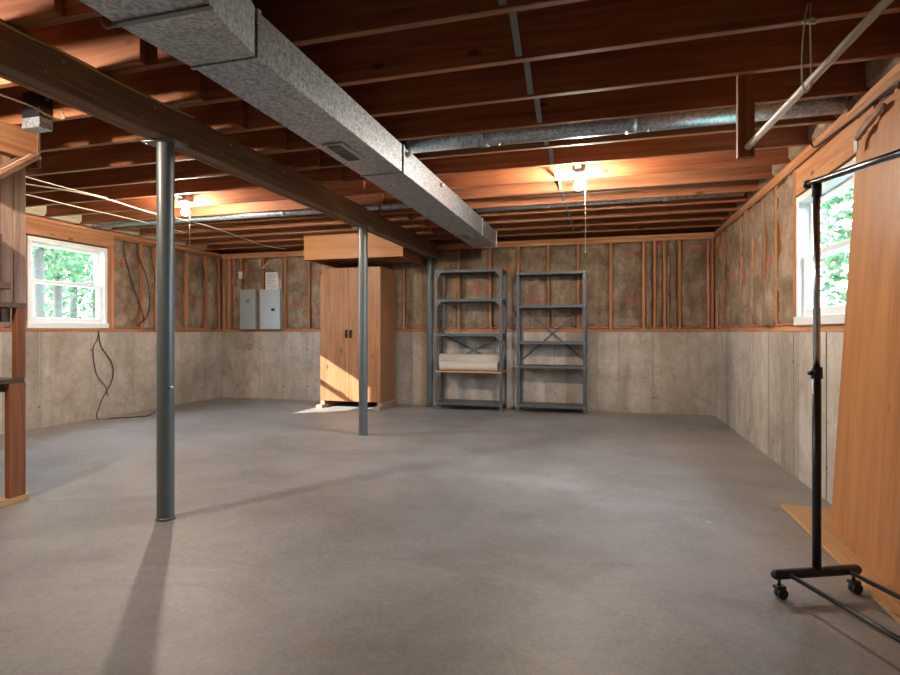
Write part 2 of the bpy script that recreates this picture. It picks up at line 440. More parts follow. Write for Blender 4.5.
Z0, Z1 = ZC + 0.042, ZJ - 0.08
def stud(axis, t, par, w=0.038, z0=Z0, z1=Z1, fam='pine', fwd=0.0):
    if axis == 'b': return lum('stud', (t - w / 2, t + w / 2), (YB - fwd, YB + SD), (z0, z1), 'z', par, fam)
    if axis == 'l': return lum('stud', (XL - SD, XL + fwd), (t - w / 2, t + w / 2), (z0, z1), 'z', par, fam)
    return lum('stud', (XR - fwd, XR + SD), (t - w / 2, t + w / 2), (z0, z1), 'z', par, fam)
def batt(side, t0, t1, par, z0=Z0, z1=Z1, bulge=0.02, seed=0, rough=0.023):
    """kraft-faced insulation batt: a pillowed, creased paper face with a body behind"""
    w, h = t1 - t0, z1 - z0
    nu, nv = max(6, int(w / 0.028)), 26
    rnd = random.Random(seed); off = Vector((rnd.uniform(0, 90), rnd.uniform(0, 90), rnd.uniform(0, 90)))
    tilt = rnd.uniform(-1, 1) * 0.012
    V = []
    for j in range(nv + 1):
        for i in range(nu + 1):
            a, b = i / nu, j / nv
            u = (a - 0.5) * w; v = (b - 0.5) * h
            e = min(a, 1 - a) * 2
            d = -0.028 + bulge * 1.9 * (1 - (1 - e) ** 3) + tilt * (a - 0.5) * 2
            q = Vector((u * 5, v * 3, 0)) + off
            d += rough * 1.6 * noise.noise(q) + rough * abs(noise.noise(q * 3.1)) * 1.3 - rough * 0.9 * (1 - abs(noise.noise(q * 1.7 + Vector((0, 0, 7))))) ** 6
            if j in (0, nv): d -= 0.02
            if i in (0, nu): d = min(d, -0.012)
            V.append((u, d, v))
    n = len(V)
    V += [(-w / 2, -0.075, -h / 2), (w / 2, -0.075, -h / 2), (w / 2, -0.075, h / 2), (-w / 2, -0.075, h / 2)]
    Fs = []; q = nu + 1
    for j in range(nv):
        for i in range(nu):
            Fs.append([j * q + i, j * q + i + 1, (j + 1) * q + i + 1, (j + 1) * q + i])
    Fs.append([n, n + 1] + [i for i in range(nu, -1, -1)])
    Fs.append([n + 3, n + 2] + [nv * q + i for i in range(nu, -1, -1)])
    Fs.append([n, n + 3] + [j * q for j in range(nv, -1, -1)])
    Fs.append([n + 1, n + 2] + [j * q + nu for j in range(nv, -1, -1)])
    Fs.append([n, n + 1, n + 2, n + 3])
    c = (t0 + t1) / 2; zc = (z0 + z1) / 2
    if side == 'b': V2 = [(x, -d, z) for x, d, z in V]; loc = (c, YB, zc)
    elif side == 'l': V2 = [(d, x, z) for x, d, z in V]; loc = (XL, c, zc)
    else: V2 = [(-d, x, z) for x, d, z in V]; loc = (XR, c, zc)
    o = link('insulation_batt', mesh(V2, Fs), 'kraft', par, loc)
    for p in o.data.polygons: p.use_smooth = len(p.vertices) == 4
    pts = []; rs = []; k = max(5, int(w / 0.03))                     # pink fibreglass showing below the paper
    for i in range(k + 1):
        uu = (i / k - 0.5) * (w - 0.01); dd = -0.006 + rnd.uniform(-0.008, 0.008); zz = -h / 2 + 0.008 + rnd.uniform(0, 0.010)
        q = {'b': (uu, -dd, zz), 'l': (dd, uu, zz), 'r': (-dd, uu, zz)}[side]
        pts.append(Vector(q) + Vector(loc)); rs.append(rnd.uniform(0.004, 0.013))
    tube('batt_edge', pts, 0.01, 'redpaper', par, 5, True, rs)
    return o
def flange(side, t, par, seed, amp=0.012, mat='kraft', w=0.03):
    """loose stapling flange of the paper, wavy, along a stud"""
    rnd = random.Random(seed); off = rnd.uniform(0, 50); n = 24; V = []; Fs = []
    for j in range(n + 1):
        z = Z0 + 0.01 + (Z1 - Z0 - 0.02) * j / n
        a = noise.noise(Vector((off, z * 5, 0))) * amp; b = abs(noise.noise(Vector((off + 9, z * 4, 3)))) * amp * 2.2
        for (tt, dd) in ((-w / 2, -0.004), (0 + a, 0.004 + b), (w / 2 + a, 0.002 + b * 0.4)):
            V.append((tt, dd, z)); 
        V.append((w / 2 + a, -0.002 + b * 0.4, z)); V.append((0 + a, 0.000 + b, z)); V.append((-w / 2, -0.008, z))
    for j in range(n):
        for k in range(6):
            Fs.append([j * 6 + k, j * 6 + (k + 1) % 6, (j + 1) * 6 + (k + 1) % 6, (j + 1) * 6 + k])
    Fs.append([0, 1, 2, 3, 4, 5]); Fs.append([n * 6 + k for k in range(6)])
    if side == 'b': V = [(t + x, YB - d, z) for x, d, z in V]
    elif side == 'l': V = [(XL + d, t + x, z) for x, d, z in V]
    else: V = [(XR - d, t + x, z) for x, d, z in V]
    o = link('paper_flange', mesh(V, Fs), mat, par, smooth=True); return o

back_studs = [-5.74, -5.43, -5.04, -4.65, -4.25, -3.85, -3.45, -3.10, -2.745, -2.345, -1.94, -1.50, -1.115, -0.72, -0.335, 0.072, 0.47, 0.89, 1.26]
for i, x in enumerate(back_studs): stud('b', x, wall_b, fwd=random.uniform(-0.004, 0.004))
for x in (0.601, 0.717): stud('b', x, wall_b, 0.034)
for x in (-5.64,): stud('b', x, wall_b, 0.036)
bs = sorted(back_studs + [0.601, 0.717, -5.64])
for i in range(len(bs) - 1):
    g = (bs[i + 1] - bs[i])
    if g > 0.07: batt('b', bs[i] + 0.02, bs[i + 1] - 0.02, wall_b, seed=100 + i, bulge=random.uniform(0.010, 0.022))
flange('b', 0.545, wall_b, 5, 0.02); flange('b', 0.76, wall_b, 6, 0.02); flange('b', 1.215, wall_b, 7, 0.02, 'redpaper'); flange('b', -5.55, wall_b, 8, 0.02, 'redpaper')
flange('b', -2.70, wall_b, 9, 0.01)

left_studs = [5.33, 5.77, 6.02, 6.57, 6.98, 7.27]
for y in left_studs: stud('l', y, wall_l, fwd=random.uniform(-0.003, 0.004))
for i in range(len(left_studs) - 1):
    batt('l', left_studs[i] + 0.02, left_studs[i + 1] - 0.02, wall_l, seed=200 + i, bulge=random.uniform(0.012, 0.022))
for y in (1.0, 1.4, 1.8, 2.2, 2.6, 3.0, 3.4, 3.8): stud('l', y, wall_l)
for i in range(7): batt('l', 1.02 + 0.4 * i, 1.38 + 0.4 * i, wall_l, seed=220 + i)
stud('l', 4.20, wall_l); batt('l', 3.82, 4.18, wall_l, seed=229)
lum('stud', (XL - SD, XL + 0.006), (5.262, 5.312), (Z0, 2.09), 'z', wall_l)
lum('stud', (XL - SD, XL + 0.006), (4.24, 4.288), (Z0, 2.09), 'z', wall_l)
lum('window_header', (XL - SD, XL + 0.012), (4.0, 5.34), (2.04, 2.19), 'y', wall_l)

right_studs = [4.83, 5.18, 5.57, 6.00, 6.49, 6.88, 7.245]
for y in right_studs: stud('r', y, wall_r, fwd=random.uniform(-0.002, 0.006))
rr_ = [4.39] + right_studs
for i in range(len(rr_) - 1):
    batt('r', rr_[i] + 0.02, rr_[i + 1] - 0.02, wall_r, seed=300 + i, bulge=random.uniform(0.014, 0.026), rough=0.026)
for k, y in enumerate(right_studs[:-1]): flange('r', y + 0.03, wall_r, 40 + k, 0.022)
stud('r', 4.39, wall_r, 0.06, fwd=0.006); stud('r', 7.294, wall_r, 0.044)
lum('window_header', (XR - 0.006, XR + SD), (3.2, 4.358), (1.97, 2.155), 'y', wall_r)
for y in (1.0, 1.4, 1.8, 2.2, 2.6, 3.0): stud('r', y, wall_r)
stud('r', 3.34, wall_r, 0.05)
for i in range(5): batt('r', 1.02 + 0.4 * i, 1.38 + 0.4 * i, wall_r, seed=330 + i)
batt('r', 3.02, 3.31, wall_r, seed=339)

# ---- windows (white double-hung)
def window(name, side, w, n):
    y0, y1, z0, z1 = w
    X = XL if side == 'l' else XR; s = -1 if side == 'l' else 1       # s: outward
    def b(nm, d0, d1, y, z, mat, par, ch=0.004):
        xs = sorted((X + s * d0, X + s * d1)); return box(nm, xs, y, z, mat, par, ch)
    root = bpy.data.objects.new(name, None); COL.objects.link(root); root.location = (X, (y0 + y1) / 2, z0); struct(root)
    fw = 0.045
    b('window_frame', -0.012, 0.12, (y0, y0 + fw), (z0, z1), 'vinyl', root); b('window_frame', -0.012, 0.12, (y1 - fw, y1), (z0, z1), 'vinyl', root)
    b('window_frame', -0.012, 0.12, (y0 + fw, y1 - fw), (z1 - fw, z1), 'vinyl', root)
    b('window_sill', -0.022, 0.12, (y0 - 0.012, y1 + 0.012), (z0 - 0.015, z0 + 0.045), 'vinyl', root)
    zm = (z0 + z1) / 2 + 0.01; a, c = y0 + fw, y1 - fw
    for nm, d, za, zb in (('lower_sash', 0.02, z0 + 0.045, zm + 0.02), ('upper_sash', 0.062, zm - 0.02, z1 - fw)):
        sw = 0.045
        g = b(nm, d, d + 0.035, (a, a + sw), (za, zb), 'vinyl', root)
        b('sash_stile', d, d + 0.035, (c - sw, c), (za, zb), 'vinyl', root)
        b('sash_rail', d, d + 0.035, (a + sw, c - sw), (za, za + (0.05 if nm[0] == 'l' else 0.036)), 'vinyl', root)
        b('sash_rail', d, d + 0.035, (a + sw, c - sw), (zb - 0.036, zb), 'vinyl', root)
        b('pane', d + 0.014, d + 0.020, (a + sw, c - sw), (za + 0.03, zb - 0.03), 'glass', root, 0)
    b('sash_lock', 0.012, 0.05, ((y0 + y1) / 2 - 0.03, (y0 + y1) / 2 + 0.03), (zm + 0.02, zm + 0.035), 'vinyl', root)
    return root
window('window_1', 'l', WL, 1)
window('window_2', 'r', WR, 2)

# ---- ceiling joists
JY = [2.47 + 0.405 * k for k in range(-11, 12)]
JY = [y for y in JY if YF < y < YB - 0.05]
for y in JY:
    dz = random.uniform(-0.004, 0.004)
    lum('joist', (-2.42, XR + 0.085), (y - 0.019, y + 0.019), (ZJ + dz, ZT), 'x', ceil_o, 'joist')
    dz = random.uniform(-0.004, 0.004)
    lum('joist', (XL - 0.085, -2.03 + random.uniform(-0.06, 0.04)), (y - 0.059, y - 0.021), (ZJ + dz, ZT), 'x', ceil_o, 'joist')
# pale insulation stuffed at the left joist ends
for i, y in enumerate(JY[:-1]):
    if y > 2.0:
        o = box('rim_insulation', (XL - 0.08, XL + 0.10), (y - 0.015, y + 0.340), (ZJ + 0.005, ZT - 0.01), 'creaminsul', ceil_o, 0.03)
        box('rim_insulation', (XR - 0.02, XR + 0.085), (y + 0.022, y + 0.380), (ZJ + 0.005, ZT - 0.01), 'kraft', ceil_o, 0.03)
# metal bridging straps between joists
for i in range(len(JY) - 1):
    ya, yb = JY[i] + 0.019, JY[i + 1] - 0.019
    if ya < 0.8: continue
    x = -0.40
    obox('bridging_strap', (x, ya, ZJ + 0.012), (x, yb, ZT - 0.02), 0.003, 0.030, 'strap2', ceil_o, up=(1, 0, 0))
    obox('bridging_strap', (x + 0.03, ya, ZT - 0.02), (x + 0.03, yb, ZJ + 0.012), 0.003, 0.030, 'strap2', ceil_o, up=(1, 0, 0))

# ------------------------------------------------------------------ main beam and posts
BX0, BX1, BZ = -2.372, -2.248, 2.055
beam = thing('ceiling_beam', (-2.31, 2.5, BZ), 'long dark built-up wooden beam carried on the grey steel posts', 'beam')
for k in range(3):
    x0 = BX0 + k * 0.0415
    box('beam_ply', (x0, x0 + 0.0405), (YF + 0.02, YB + 0.05), (BZ + (0.004 if k == 1 else 0), ZJ - 0.006), 'beam_y', beam, 0.004)
for y in (1.7, 2.2, 2.8, 3.4, 4.0, 4.6):
    for dz in (0.05, 0.13):
        lathe('nail_head', [(0.006, 0), (0.006, 0.003), (0.003, 0.004)], 'bolt', beam, (BX1, y + dz, BZ + dz), 6, 'x')
def post(y, label, z1=BZ):
    t = thing('steel_post', (-2.31, y, 0), label, 'post', 'steel posts under the ceiling beam')
    lathe('column', [(0.0445, 0.012), (0.0445, z1 - 0.008)], 'post', t, (-2.31, y, 0), 28)
    lathe('foot_collar', [(0.050, 0.0), (0.050, 0.010), (0.0455, 0.014)], 'post', t, (-2.31, y, 0), 28)
    box('cap_plate', (-2.41, -2.21), (y - 0.06, y + 0.06), (z1 - 0.008, z1), 'strap', t, 0.001)
    for sx in (-1, 1):
        for sy in (-1, 1):
            lathe('lag_bolt', [(0.009, -0.008), (0.009, 0)], 'bolt', t, (-2.31 + sx * 0.085, y + sy * 0.04, z1 - 0.008), 6)
    lathe('pin', [(0.008, 0), (0.008, 0.012), (0.004, 0.014)], 'bolt', t, (-2.2665, y - 0.01, 0.72), 8, 'x')
post(2.47, 'nearest and largest grey steel post, left of centre')
post(5.02, 'middle grey steel post in front of the wooden cabinet')
post(7.18, 'farthest grey steel post, by the back wall behind the shelf')

# ------------------------------------------------------------------ ducts and pipes
duct = thing('main_air_duct', (-1.405, 3.0, 2.05), 'long rectangular galvanised air duct hung below the joists', 'duct')
DX0, DX1, DZ0, DZ1 = -1.555, -1.262, 2.055, ZJ - 0.006
def duct_seg(y0, y1, g=0.0):
    box('duct_section', (DX0 - g, DX1 + g), (y0, y1), (DZ0 - g, DZ1), 'galv', duct, 0.003)
duct_seg(1.80, 3.35); duct_seg(3.352, 4.70); duct_seg(4.702, 5.75); duct_seg(5.752, 6.55)
for y in (1.80, 3.351, 4.701, 5.751, 6.54):
    box('drive_cleat', (DX1 - 0.002, DX1 + 0.010), (y - 0.012, y + 0.012), (DZ0 - 0.008, DZ1), 'galv', duct, 0)
    box('drive_cleat', (DX0 - 0.004, DX1 + 0.006), (y - 0.008, y + 0.008), (DZ0 - 0.006, DZ0 + 0.001), 'galv', duct, 0)
# transition to the larger trunk near the camera
bx0, bx1, bz0, yT = -1.475, -1.13, 1.985, 1.375
V = [(DX0, 1.79, DZ0), (DX1, 1.79, DZ0), (DX1, 1.79, DZ1), (DX0, 1.79, DZ1), (bx0, yT, bz0), (bx1, yT, bz0), (bx1, yT, DZ1), (bx0, yT, DZ1)]
link('duct_transition', mesh(V, [[0, 1, 2, 3], [4, 5, 6, 7], [0, 1, 5, 4], [1, 2, 6, 5], [2, 3, 7, 6], [3, 0, 4, 7]]), 'galv', duct)
box('duct_section', (bx0, bx1), (-0.9, yT - 0.002), (bz0, DZ1), 'galv', duct, 0.003)
box('drive_cleat', (bx0 - 0.004, bx1 + 0.008), (yT - 0.010, yT + 0.010), (bz0 - 0.006, bz0 + 0.001), 'strap', duct, 0)
cable('hanger_wire', [(bx0 + 0.02, yT, bz0 - 0.002), (bx0 - 0.03, yT - 0.01, bz0 - 0.012), (bx0 - 0.06, yT, bz0 + 0.03)], 0.004, 'strap', duct)
def grille(y0, y1, x0, x1):
    g = box('vent_grille', (x0, x1), (y0, y1), (DZ0 - 0.010, DZ0 - 0.0005), 'panelgrey', duct, 0.002)
    for k in range(9):
        yy = y0 + 0.03 + (y1 - y0 - 0.06) * k / 8
        box('louvre', (x0 + 0.02, x1 - 0.02), (yy - 0.003, yy + 0.003), (DZ0 - 0.016, DZ0 - 0.009), 'strap', g, 0)
grille(2.72, 3.02, -1.50, -1.375); grille(5.55, 5.90, -1.49, -1.36)
for y, z in ((3.42, 2.30), (4.2, 2.18)):
    lathe('duct_damper', [(0.018, 0), (0.018, 0.02), (0.008, 0.03)], 'bolt', duct, (DX1, y, 2.19), 8, 'x')

def pipe(name, x0, x1, y, z, r, label, couplings, z_end=None):
    z_end = z if z_end is None else z_end
    t = thing(name, (x0, y, z - r), label, 'pipe')
    zz = lambda x: z + (z_end - z) * (x - x0) / (x1 - x0)
    tube('pipe_run', [(x0, y, z), (x1, y, z_end)], r, 'pipe', t, 20)
    for c in couplings:
        tube('coupling', [(c - 0.03, y, zz(c - 0.03)), (c + 0.03, y, zz(c + 0.03))], r + 0.004, 'pipe', t, 20)
        cable('hanger_strap', [(c + 0.1, y - r - 0.004, ZT - 0.03), (c + 0.1, y - r - 0.004, zz(c)), (c + 0.1, y, zz(c) - r - 0.005), (c + 0.1, y + r + 0.004, zz(c)), (c + 0.1, y + r + 0.004, ZT - 0.03)], 0.004, 'strap', t, 3)
    return t
pipe('branch_air_duct', -1.258, 1.25, 3.475, 2.302, 0.082, 'thick round galvanised branch duct between the nearer joists, right of the main duct', (-0.75, 0.15), 2.300)
pipe('steel_pipe', -1.258, 1.20, 5.47, 2.278, 0.036, 'thin grey pipe among the joists behind the right bare bulb', (-0.55, 0.55))
pipe('steel_pipe', -5.70, -1.56, 5.02, 2.262, 0.040, 'thin grey pipe among the joists above the left bare bulb', (-4.7, -3.2, -2.1))

# ------------------------------------------------------------------ bare bulbs
def bulb(x, y, zt, label, cord_len, bar):
    t = thing('bare_bulb_light', (x, y, zt), label, 'lamp', 'bare ceiling bulbs')
    box('mounting_bar', (x - 0.02, x + 0.02), bar, (zt + 0.02, zt + 0.045), 'strap', t, 0.002)
    box('mounting_box', (x - 0.05, x + 0.05), (y - 0.05, y + 0.05), (zt - 0.002, zt + 0.05), 'strap', t, 0.004)
    lathe('lampholder', [(0.055, 0), (0.055, -0.012), (0.035, -0.02), (0.026, -0.045), (0.022, -0.048)], 'porcelain', t, (x, y, zt - 0.002), 18)
    prof = [(0.013, -0.048), (0.014, -0.056), (0.022, -0.070), (0.031, -0.086), (0.034, -0.10), (0.031, -0.117), (0.020, -0.130), (0.006, -0.134)]
    lathe('glass_bulb', prof, 'bulb', t, (x, y, zt), 12)
    cable('pull_cord', [(x + 0.045, y, zt - 0.03), (x + 0.05, y, zt - 0.06), (x + 0.05, y, zt - cord_len)], 0.0022, 'twine', t, 3)
    lathe('cord_bead', [(0.002, 0), (0.005, -0.006), (0.004, -0.016), (0.001, -0.018)], 'twine', t, (x + 0.05, y, zt - cord_len), 8)
bulb(-3.84, 4.35, 2.262, 'lit bare bulb on the left, just right of the nearest post', 0.42, (4.070, 4.435))
bulb(-0.195, 4.35, 2.246, 'lit bare bulb on the right, above the open metal shelves', 0.60, (4.110, 4.475))
bulb(-3.00, 1.36, 2.262, 'lit bare bulb nearest the stair shelves, out of view to the left', 0.45, (1.235, 1.60))

# ------------------------------------------------------------------ boxed-in plywood soffit by the beam
sof = thing('plywood_soffit', (-3.05, 6.9, 1.95), 'plywood box soffit hanging from the joists above the wooden cabinet', 'soffit')
SX0, SX1, SY, SZ = -3.725, -2.418, 6.30, 1.945
box('front_panel', (SX0, SX1 + 0.044), (SY, SY + 0.016), (SZ, 2.30), 'ply_x', sof, 0.002)
box('side_panel', (SX0, SX0 + 0.016), (SY + 0.017, YB - 0.02), (SZ, ZJ - 0.012), 'ply_y', sof, 0.002)
box('side_panel', (SX1 - 0.016, SX1), (SY + 0.017, YB - 0.02), (SZ, ZJ - 0.012), 'joist_y', sof, 0.002)
for y in (SY + 0.04, SY + 0.36, SY + 0.68, SY + 0.95):
    box('cleat', (SX0 + 0.017, SX1 - 0.017), (y, y + 0.038), (SZ + 0.03, SZ + 0.068), 'joist_x', sof, 0.002)
box('inner_board', (SX0 + 0.02, SX1 - 0.02), (SY + 0.02, YB - 0.03), (SZ + 0.07, SZ + 0.082), 'joist_x', sof, 0.001)

# ------------------------------------------------------------------ tall wooden cabinet on skids
cab = thing('wooden_cabinet', (-3.29, 7.0, 0), 'tall two-door wooden cabinet raised on skids against the back wall', 'cabinet')
CX0, CX1, CY0, CY1, CZ0, CZ1 = -3.735, -2.850, 6.75, 7.27, 0.085, 1.885
box('side_panel', (CX0, CX0 + 0.018), (CY0, CY1), (CZ0, CZ1), 'cab_z', cab, 0.002)
box('side_panel', (CX1 - 0.018, CX1), (CY0, CY1), (CZ0, CZ1), 'cab_z', cab, 0.002)
box('top_panel', (CX0 + 0.019, CX1 - 0.019), (CY0, CY1), (CZ1 - 0.02, CZ1), 'cab_x', cab, 0.002)
box('bottom_panel', (CX0 + 0.019, CX1 - 0.019), (CY0, CY1), (CZ0, CZ0 + 0.03), 'cab_x', cab, 0.002)
box('back_panel', (CX0 + 0.019, CX1 - 0.019), (CY1 - 0.01, CY1), (CZ0 + 0.031, CZ1 - 0.021), 'cab_z', cab, 0.001)
xm = -3.310
for (a, b, hx) in ((CX0 + 0.001, xm - 0.0015, xm - 0.033), (xm + 0.0015, CX1 - 0.001, xm + 0.033)):
    d = box('door', (a, b), (CY0 - 0.019, CY0 - 0.001), (CZ0 + 0.006, CZ1 - 0.003), 'cab_z', cab, 0.002)
    h = tube('door_pull', smooth_pts([(hx, CY0 - 0.019, 0.945), (hx, CY0 - 0.042, 0.955), (hx, CY0 - 0.046, 0.993), (hx, CY0 - 0.042, 1.031), (hx, CY0 - 0.019, 1.041)], 4), 0.009, 'dark', d, 8)
    box('pull_plate', (hx - 0.013, hx + 0.013), (CY0 - 0.0225, CY0 - 0.019), (0.935, 1.05), 'dark', d, 0.001)
for x in (CX0 - 0.01, CX1 - 0.06):
    box('skid', (x, x + 0.085), (CY0 - 0.11, CY1), (0.0, 0.040), 'oldwood_y', cab, 0.003)
    box('riser', (x + 0.012, x + 0.068), (CY0 - 0.01, CY1), (0.0405, 0.0845), 'oldwood_y', cab, 0.002)

# ------------------------------------------------------------------ grey steel shelving units
def shelving(x0, x1, y0, y1, h, shelves, label, braces, gussets, wood_shelf=None):
    t = thing('metal_shelving_unit', ((x0 + x1) / 2, (y0 + y1) / 2, 0), label, 'shelving', 'grey metal shelving units')
    w, k = 0.036, 0.003
    for sx in (0, 1):
        for sy in (0, 1):
            X = x0 if sx == 0 else x1; Y = y0 if sy == 0 else y1
            dx = 1 if sx == 0 else -1; dy = 1 if sy == 0 else -1
            poly = [(X, Y), (X + dx * w, Y), (X + dx * w, Y + dy * k), (X + dx * k, Y + dy * k), (X + dx * k, Y + dy * w), (X, Y + dy * w)]
            p = extrude_poly('upright', poly, 2, 0.0, h, 'shelfsteel', t)
            for n in range(int(h / 0.15)):                      # slotted holes
                zz = 0.12 + n * 0.15
                if sy == 0 and zz < h - 0.05:
                    box('bolt_hole', sorted((X + dx * 0.013, X + dx * 0.021)), (Y - 0.0006, Y + 0.0004), (zz, zz + 0.014), 'dark', p, 0)
    for i, z in enumerate(shelves):
        if i == wood_shelf:
            sh = box('shelf', (x0 + 0.005, x1 - 0.005), (y0 - 0.012, y1 - 0.005), (z - 0.018, z), 'lath_x', t, 0.002); continue
        sh = box('shelf', (x0 + 0.004, x1 - 0.004), (y0 + 0.004, y1 - 0.004), (z - 0.003, z), 'shelfsteel', t, 0)
        lip = 0.034
        box('shelf_lip', (x0 + 0.004, x1 - 0.004), (y0 + 0.0035, y0 + 0.0065), (z - lip, z - 0.0031), 'shelfsteel', sh, 0)
        box('shelf_lip', (x0 + 0.004, x1 - 0.004), (y1 - 0.0065, y1 - 0.0035), (z - lip, z - 0.0031), 'shelfsteel', sh, 0)
        for X in (x0 + 0.004, x1 - 0.0065):
            box('shelf_lip', (X, X + 0.0025), (y0 + 0.007, y1 - 0.007), (z - lip, z - 0.0031), 'shelfsteel', sh, 0)
        for X in (x0 + 0.018, x1 - 0.018):
            lathe('shelf_bolt', [(0.007, 0), (0.007, 0.004), (0.003, 0.006)], 'bolt', sh, (X, y0, z - 0.017), 6, 'y').scale.y = -1
    for (z, sx) in gussets:
        X = x0 if sx == 0 else x1; dx = 1 if sx == 0 else -1
        extrude_poly('gusset_plate', [(X + dx * 0.002, z), (X + dx * 0.10, z), (X + dx * 0.002, z - 0.10)], 1, y0 - 0.003, y0 - 0.0005, 'shelfsteel', t)
    for (za, zb) in braces:
        obox('cross_brace', (x0 + 0.01, y1 + 0.002, za), (x1 - 0.01, y1 + 0.002, zb), 0.022, 0.003, 'shelfsteel', t, up=(0, 1, 0))
        obox('cross_brace', (x0 + 0.01, y1 + 0.006, zb), (x1 - 0.01, y1 + 0.006, za), 0.022, 0.003, 'shelfsteel', t, up=(0, 1, 0))
    obox('side_brace', (x1 + 0.002, y0 + 0.01, h * 0.62), (x1 + 0.002, y1 - 0.01, h * 0.42), 0.022, 0.003, 'shelfsteel', t, up=(1, 0, 0))
    obox('side_brace', (x1 + 0.006, y0 + 0.01, h * 0.42), (x1 + 0.006, y1 - 0.01, h * 0.62), 0.022, 0.003, 'shelfsteel', t, up=(1, 0, 0))
    return t
shelving(-2.165, -1.262, 6.93, 7.28, 1.84, [1.832, 1.45, 1.0, 0.51, 0.10], 'left grey metal shelving unit, holding cream rolls on a board shelf', [(0.56, 0.98)],
         [(1.80, 1), (1.80, 0), (1.42, 1), (1.42, 0), (0.97, 1), (0.49, 1), (0.49, 0)], wood_shelf=3)
shelving(-1.085, -0.226, 6.97, 7.28, 1.79, [1.780, 1.36, 0.90, 0.595, 0.10], 'right empty grey metal shelving unit with crossed rear braces', [(0.64, 1.36)], [])
def roll(x0, x1, y, z, r, label):
    t = thing('paper_roll', ((x0 + x1) / 2, y, z - r), label, 'roll', 'cream rolls on the metal shelf')
    prof = [(r * 0.30, x0 + 0.006), (r * 0.34, x0), (r * 0.96, x0), (r, x0 + 0.006), (r * 1.005, (x0 + x1) / 2), (r, x1 - 0.006), (r * 0.96, x1), (r * 0.34, x1), (r * 0.30, x1 - 0.006)]
    lathe('rolled_sheet', [(a, b - x0) for a, b in prof], 'foam', t, (x0, y, z), 28, 'x')
    pts = [(x1 + 0.0005, y + math.cos(q * 0.6) * r * (0.34 + 0.6 * q / 60), z + math.sin(q * 0.6) * r * (0.34 + 0.6 * q / 60)) for q in range(60)]
    tube('spiral_edge', pts, 0.0018, 'print', t, 4)
    V = []; Fs = []; n = 14                                       # loose outer edge of the sheet
    for i in range(n + 1):
        a = 0.55 + i * 0.09; rr = r * 1.01 + 0.0035 * (n - i) / n * 2
        for xx in (x0 + 0.004, x1 - 0.004):
            V.append((xx, y - math.cos(a) * rr, z + math.sin(a) * rr)); V.append((xx, y - math.cos(a) * (rr - 0.003), z + math.sin(a) * (rr - 0.003)))
    for i in range(n):
        b = i * 4
        Fs += [[b, b + 4, b + 6, b + 2], [b + 1, b + 3, b + 7, b + 5]]
    Fs += [[0, 2, 3, 1], [n * 4, n * 4 + 1, n * 4 + 3, n * 4 + 2]]
    link('loose_edge', mesh(V, Fs), 'foam', t, smooth=False)
roll(-2.095, -1.325, 6.988, 0.578, 0.066, 'front smaller cream roll lying on the board shelf of the metal shelving')
roll(-2.150, -1.300, 7.166, 0.619, 0.107, 'rear thicker cream roll lying on the board shelf of the metal shelving')

# ------------------------------------------------------------------ electrical panels on the back wall
def epanel(x0, x1, z0, z1, mat, label, style):
    t = thing('electrical_panel', ((x0 + x1) / 2, YB - 0.04, z0), label, 'electrical panel')
    box('enclosure', (x0, x1), (YB - 0.085, YB - 0.002), (z0, z1), mat, t, 0.004)
    fy = YB - 0.085
    box('trim_cover', (x0 - 0.008, x1 + 0.008), (fy - 0.006, fy - 0.0005), (z0 - 0.008, z1 + 0.008), mat, t, 0.002)
    m = 0.055 if style else 0.03
    d = box('panel_door', (x0 + m, x1 - m * 0.6), (fy - 0.013, fy - 0.0065), (z0 + 0.03, z1 - 0.045), mat, t, 0.003)
    if style:
        box('door_label', (x0 + m + 0.05, x1 - m - 0.03), (fy - 0.0145, fy - 0.0131), (z1 - 0.20, z1 - 0.14), 'print', d, 0)
        box('latch', (x0 + m + 0.07, x1 - m - 0.06), (fy - 0.019, fy - 0.0131), (z0 + 0.30, z0 + 0.33), 'bolt', d, 0.001)
    else:
        box('latch', (x1 - 0.135, x1 - 0.075), (fy - 0.018, fy - 0.0131), (z0 + 0.265, z0 + 0.305), 'dark', d, 0.002)
        box('door_label', (x0 + 0.12, x0 + 0.17), (fy - 0.0145, fy - 0.0131), (z1 - 0.12, z1 - 0.09), 'bolt', d, 0)
    for sx in (x0 + 0.012, x1 - 0.012):
        for sz in (z0 + 0.02, z1 - 0.02):
            lathe('cover_screw', [(0.005, 0), (0.004, 0.003)], 'bolt', t, (sx, fy - 0.006, sz), 6, 'y').scale.y = -1
epanel(-5.375, -5.115, 1.07, 1.66, 'panelgrey', 'darker, narrower grey electrical panel beside the corner on the back wall', True)
epanel(-5.020, -4.690, 1.07, 1.655, 'panellight', 'lighter, wider electrical panel under the sheet of paper on the back wall', False)
sheet = thing('paper_notice', (-4.855, YB - 0.03, 1.665), 'white printed paper sheet posted above the lighter electrical panel', 'paper')
box('sheet', (-4.970, -4.745), (YB - 0.032, YB - 0.030), (1.668, 1.925), 'paper', sheet, 0)
for k in range(9):
    zz = 1.895 - k * 0.024
    box('printed_line', (-4.945, -4.945 + random.uniform(0.10, 0.175)), (YB - 0.0326, YB - 0.0321), (zz, zz + 0.006), 'print', sheet, 0)
arcs = thing('panel_wiring', (-4.85, YB - 0.03, 1.66), 'white cables arching from the stud into the lighter electrical panel', 'wiring')
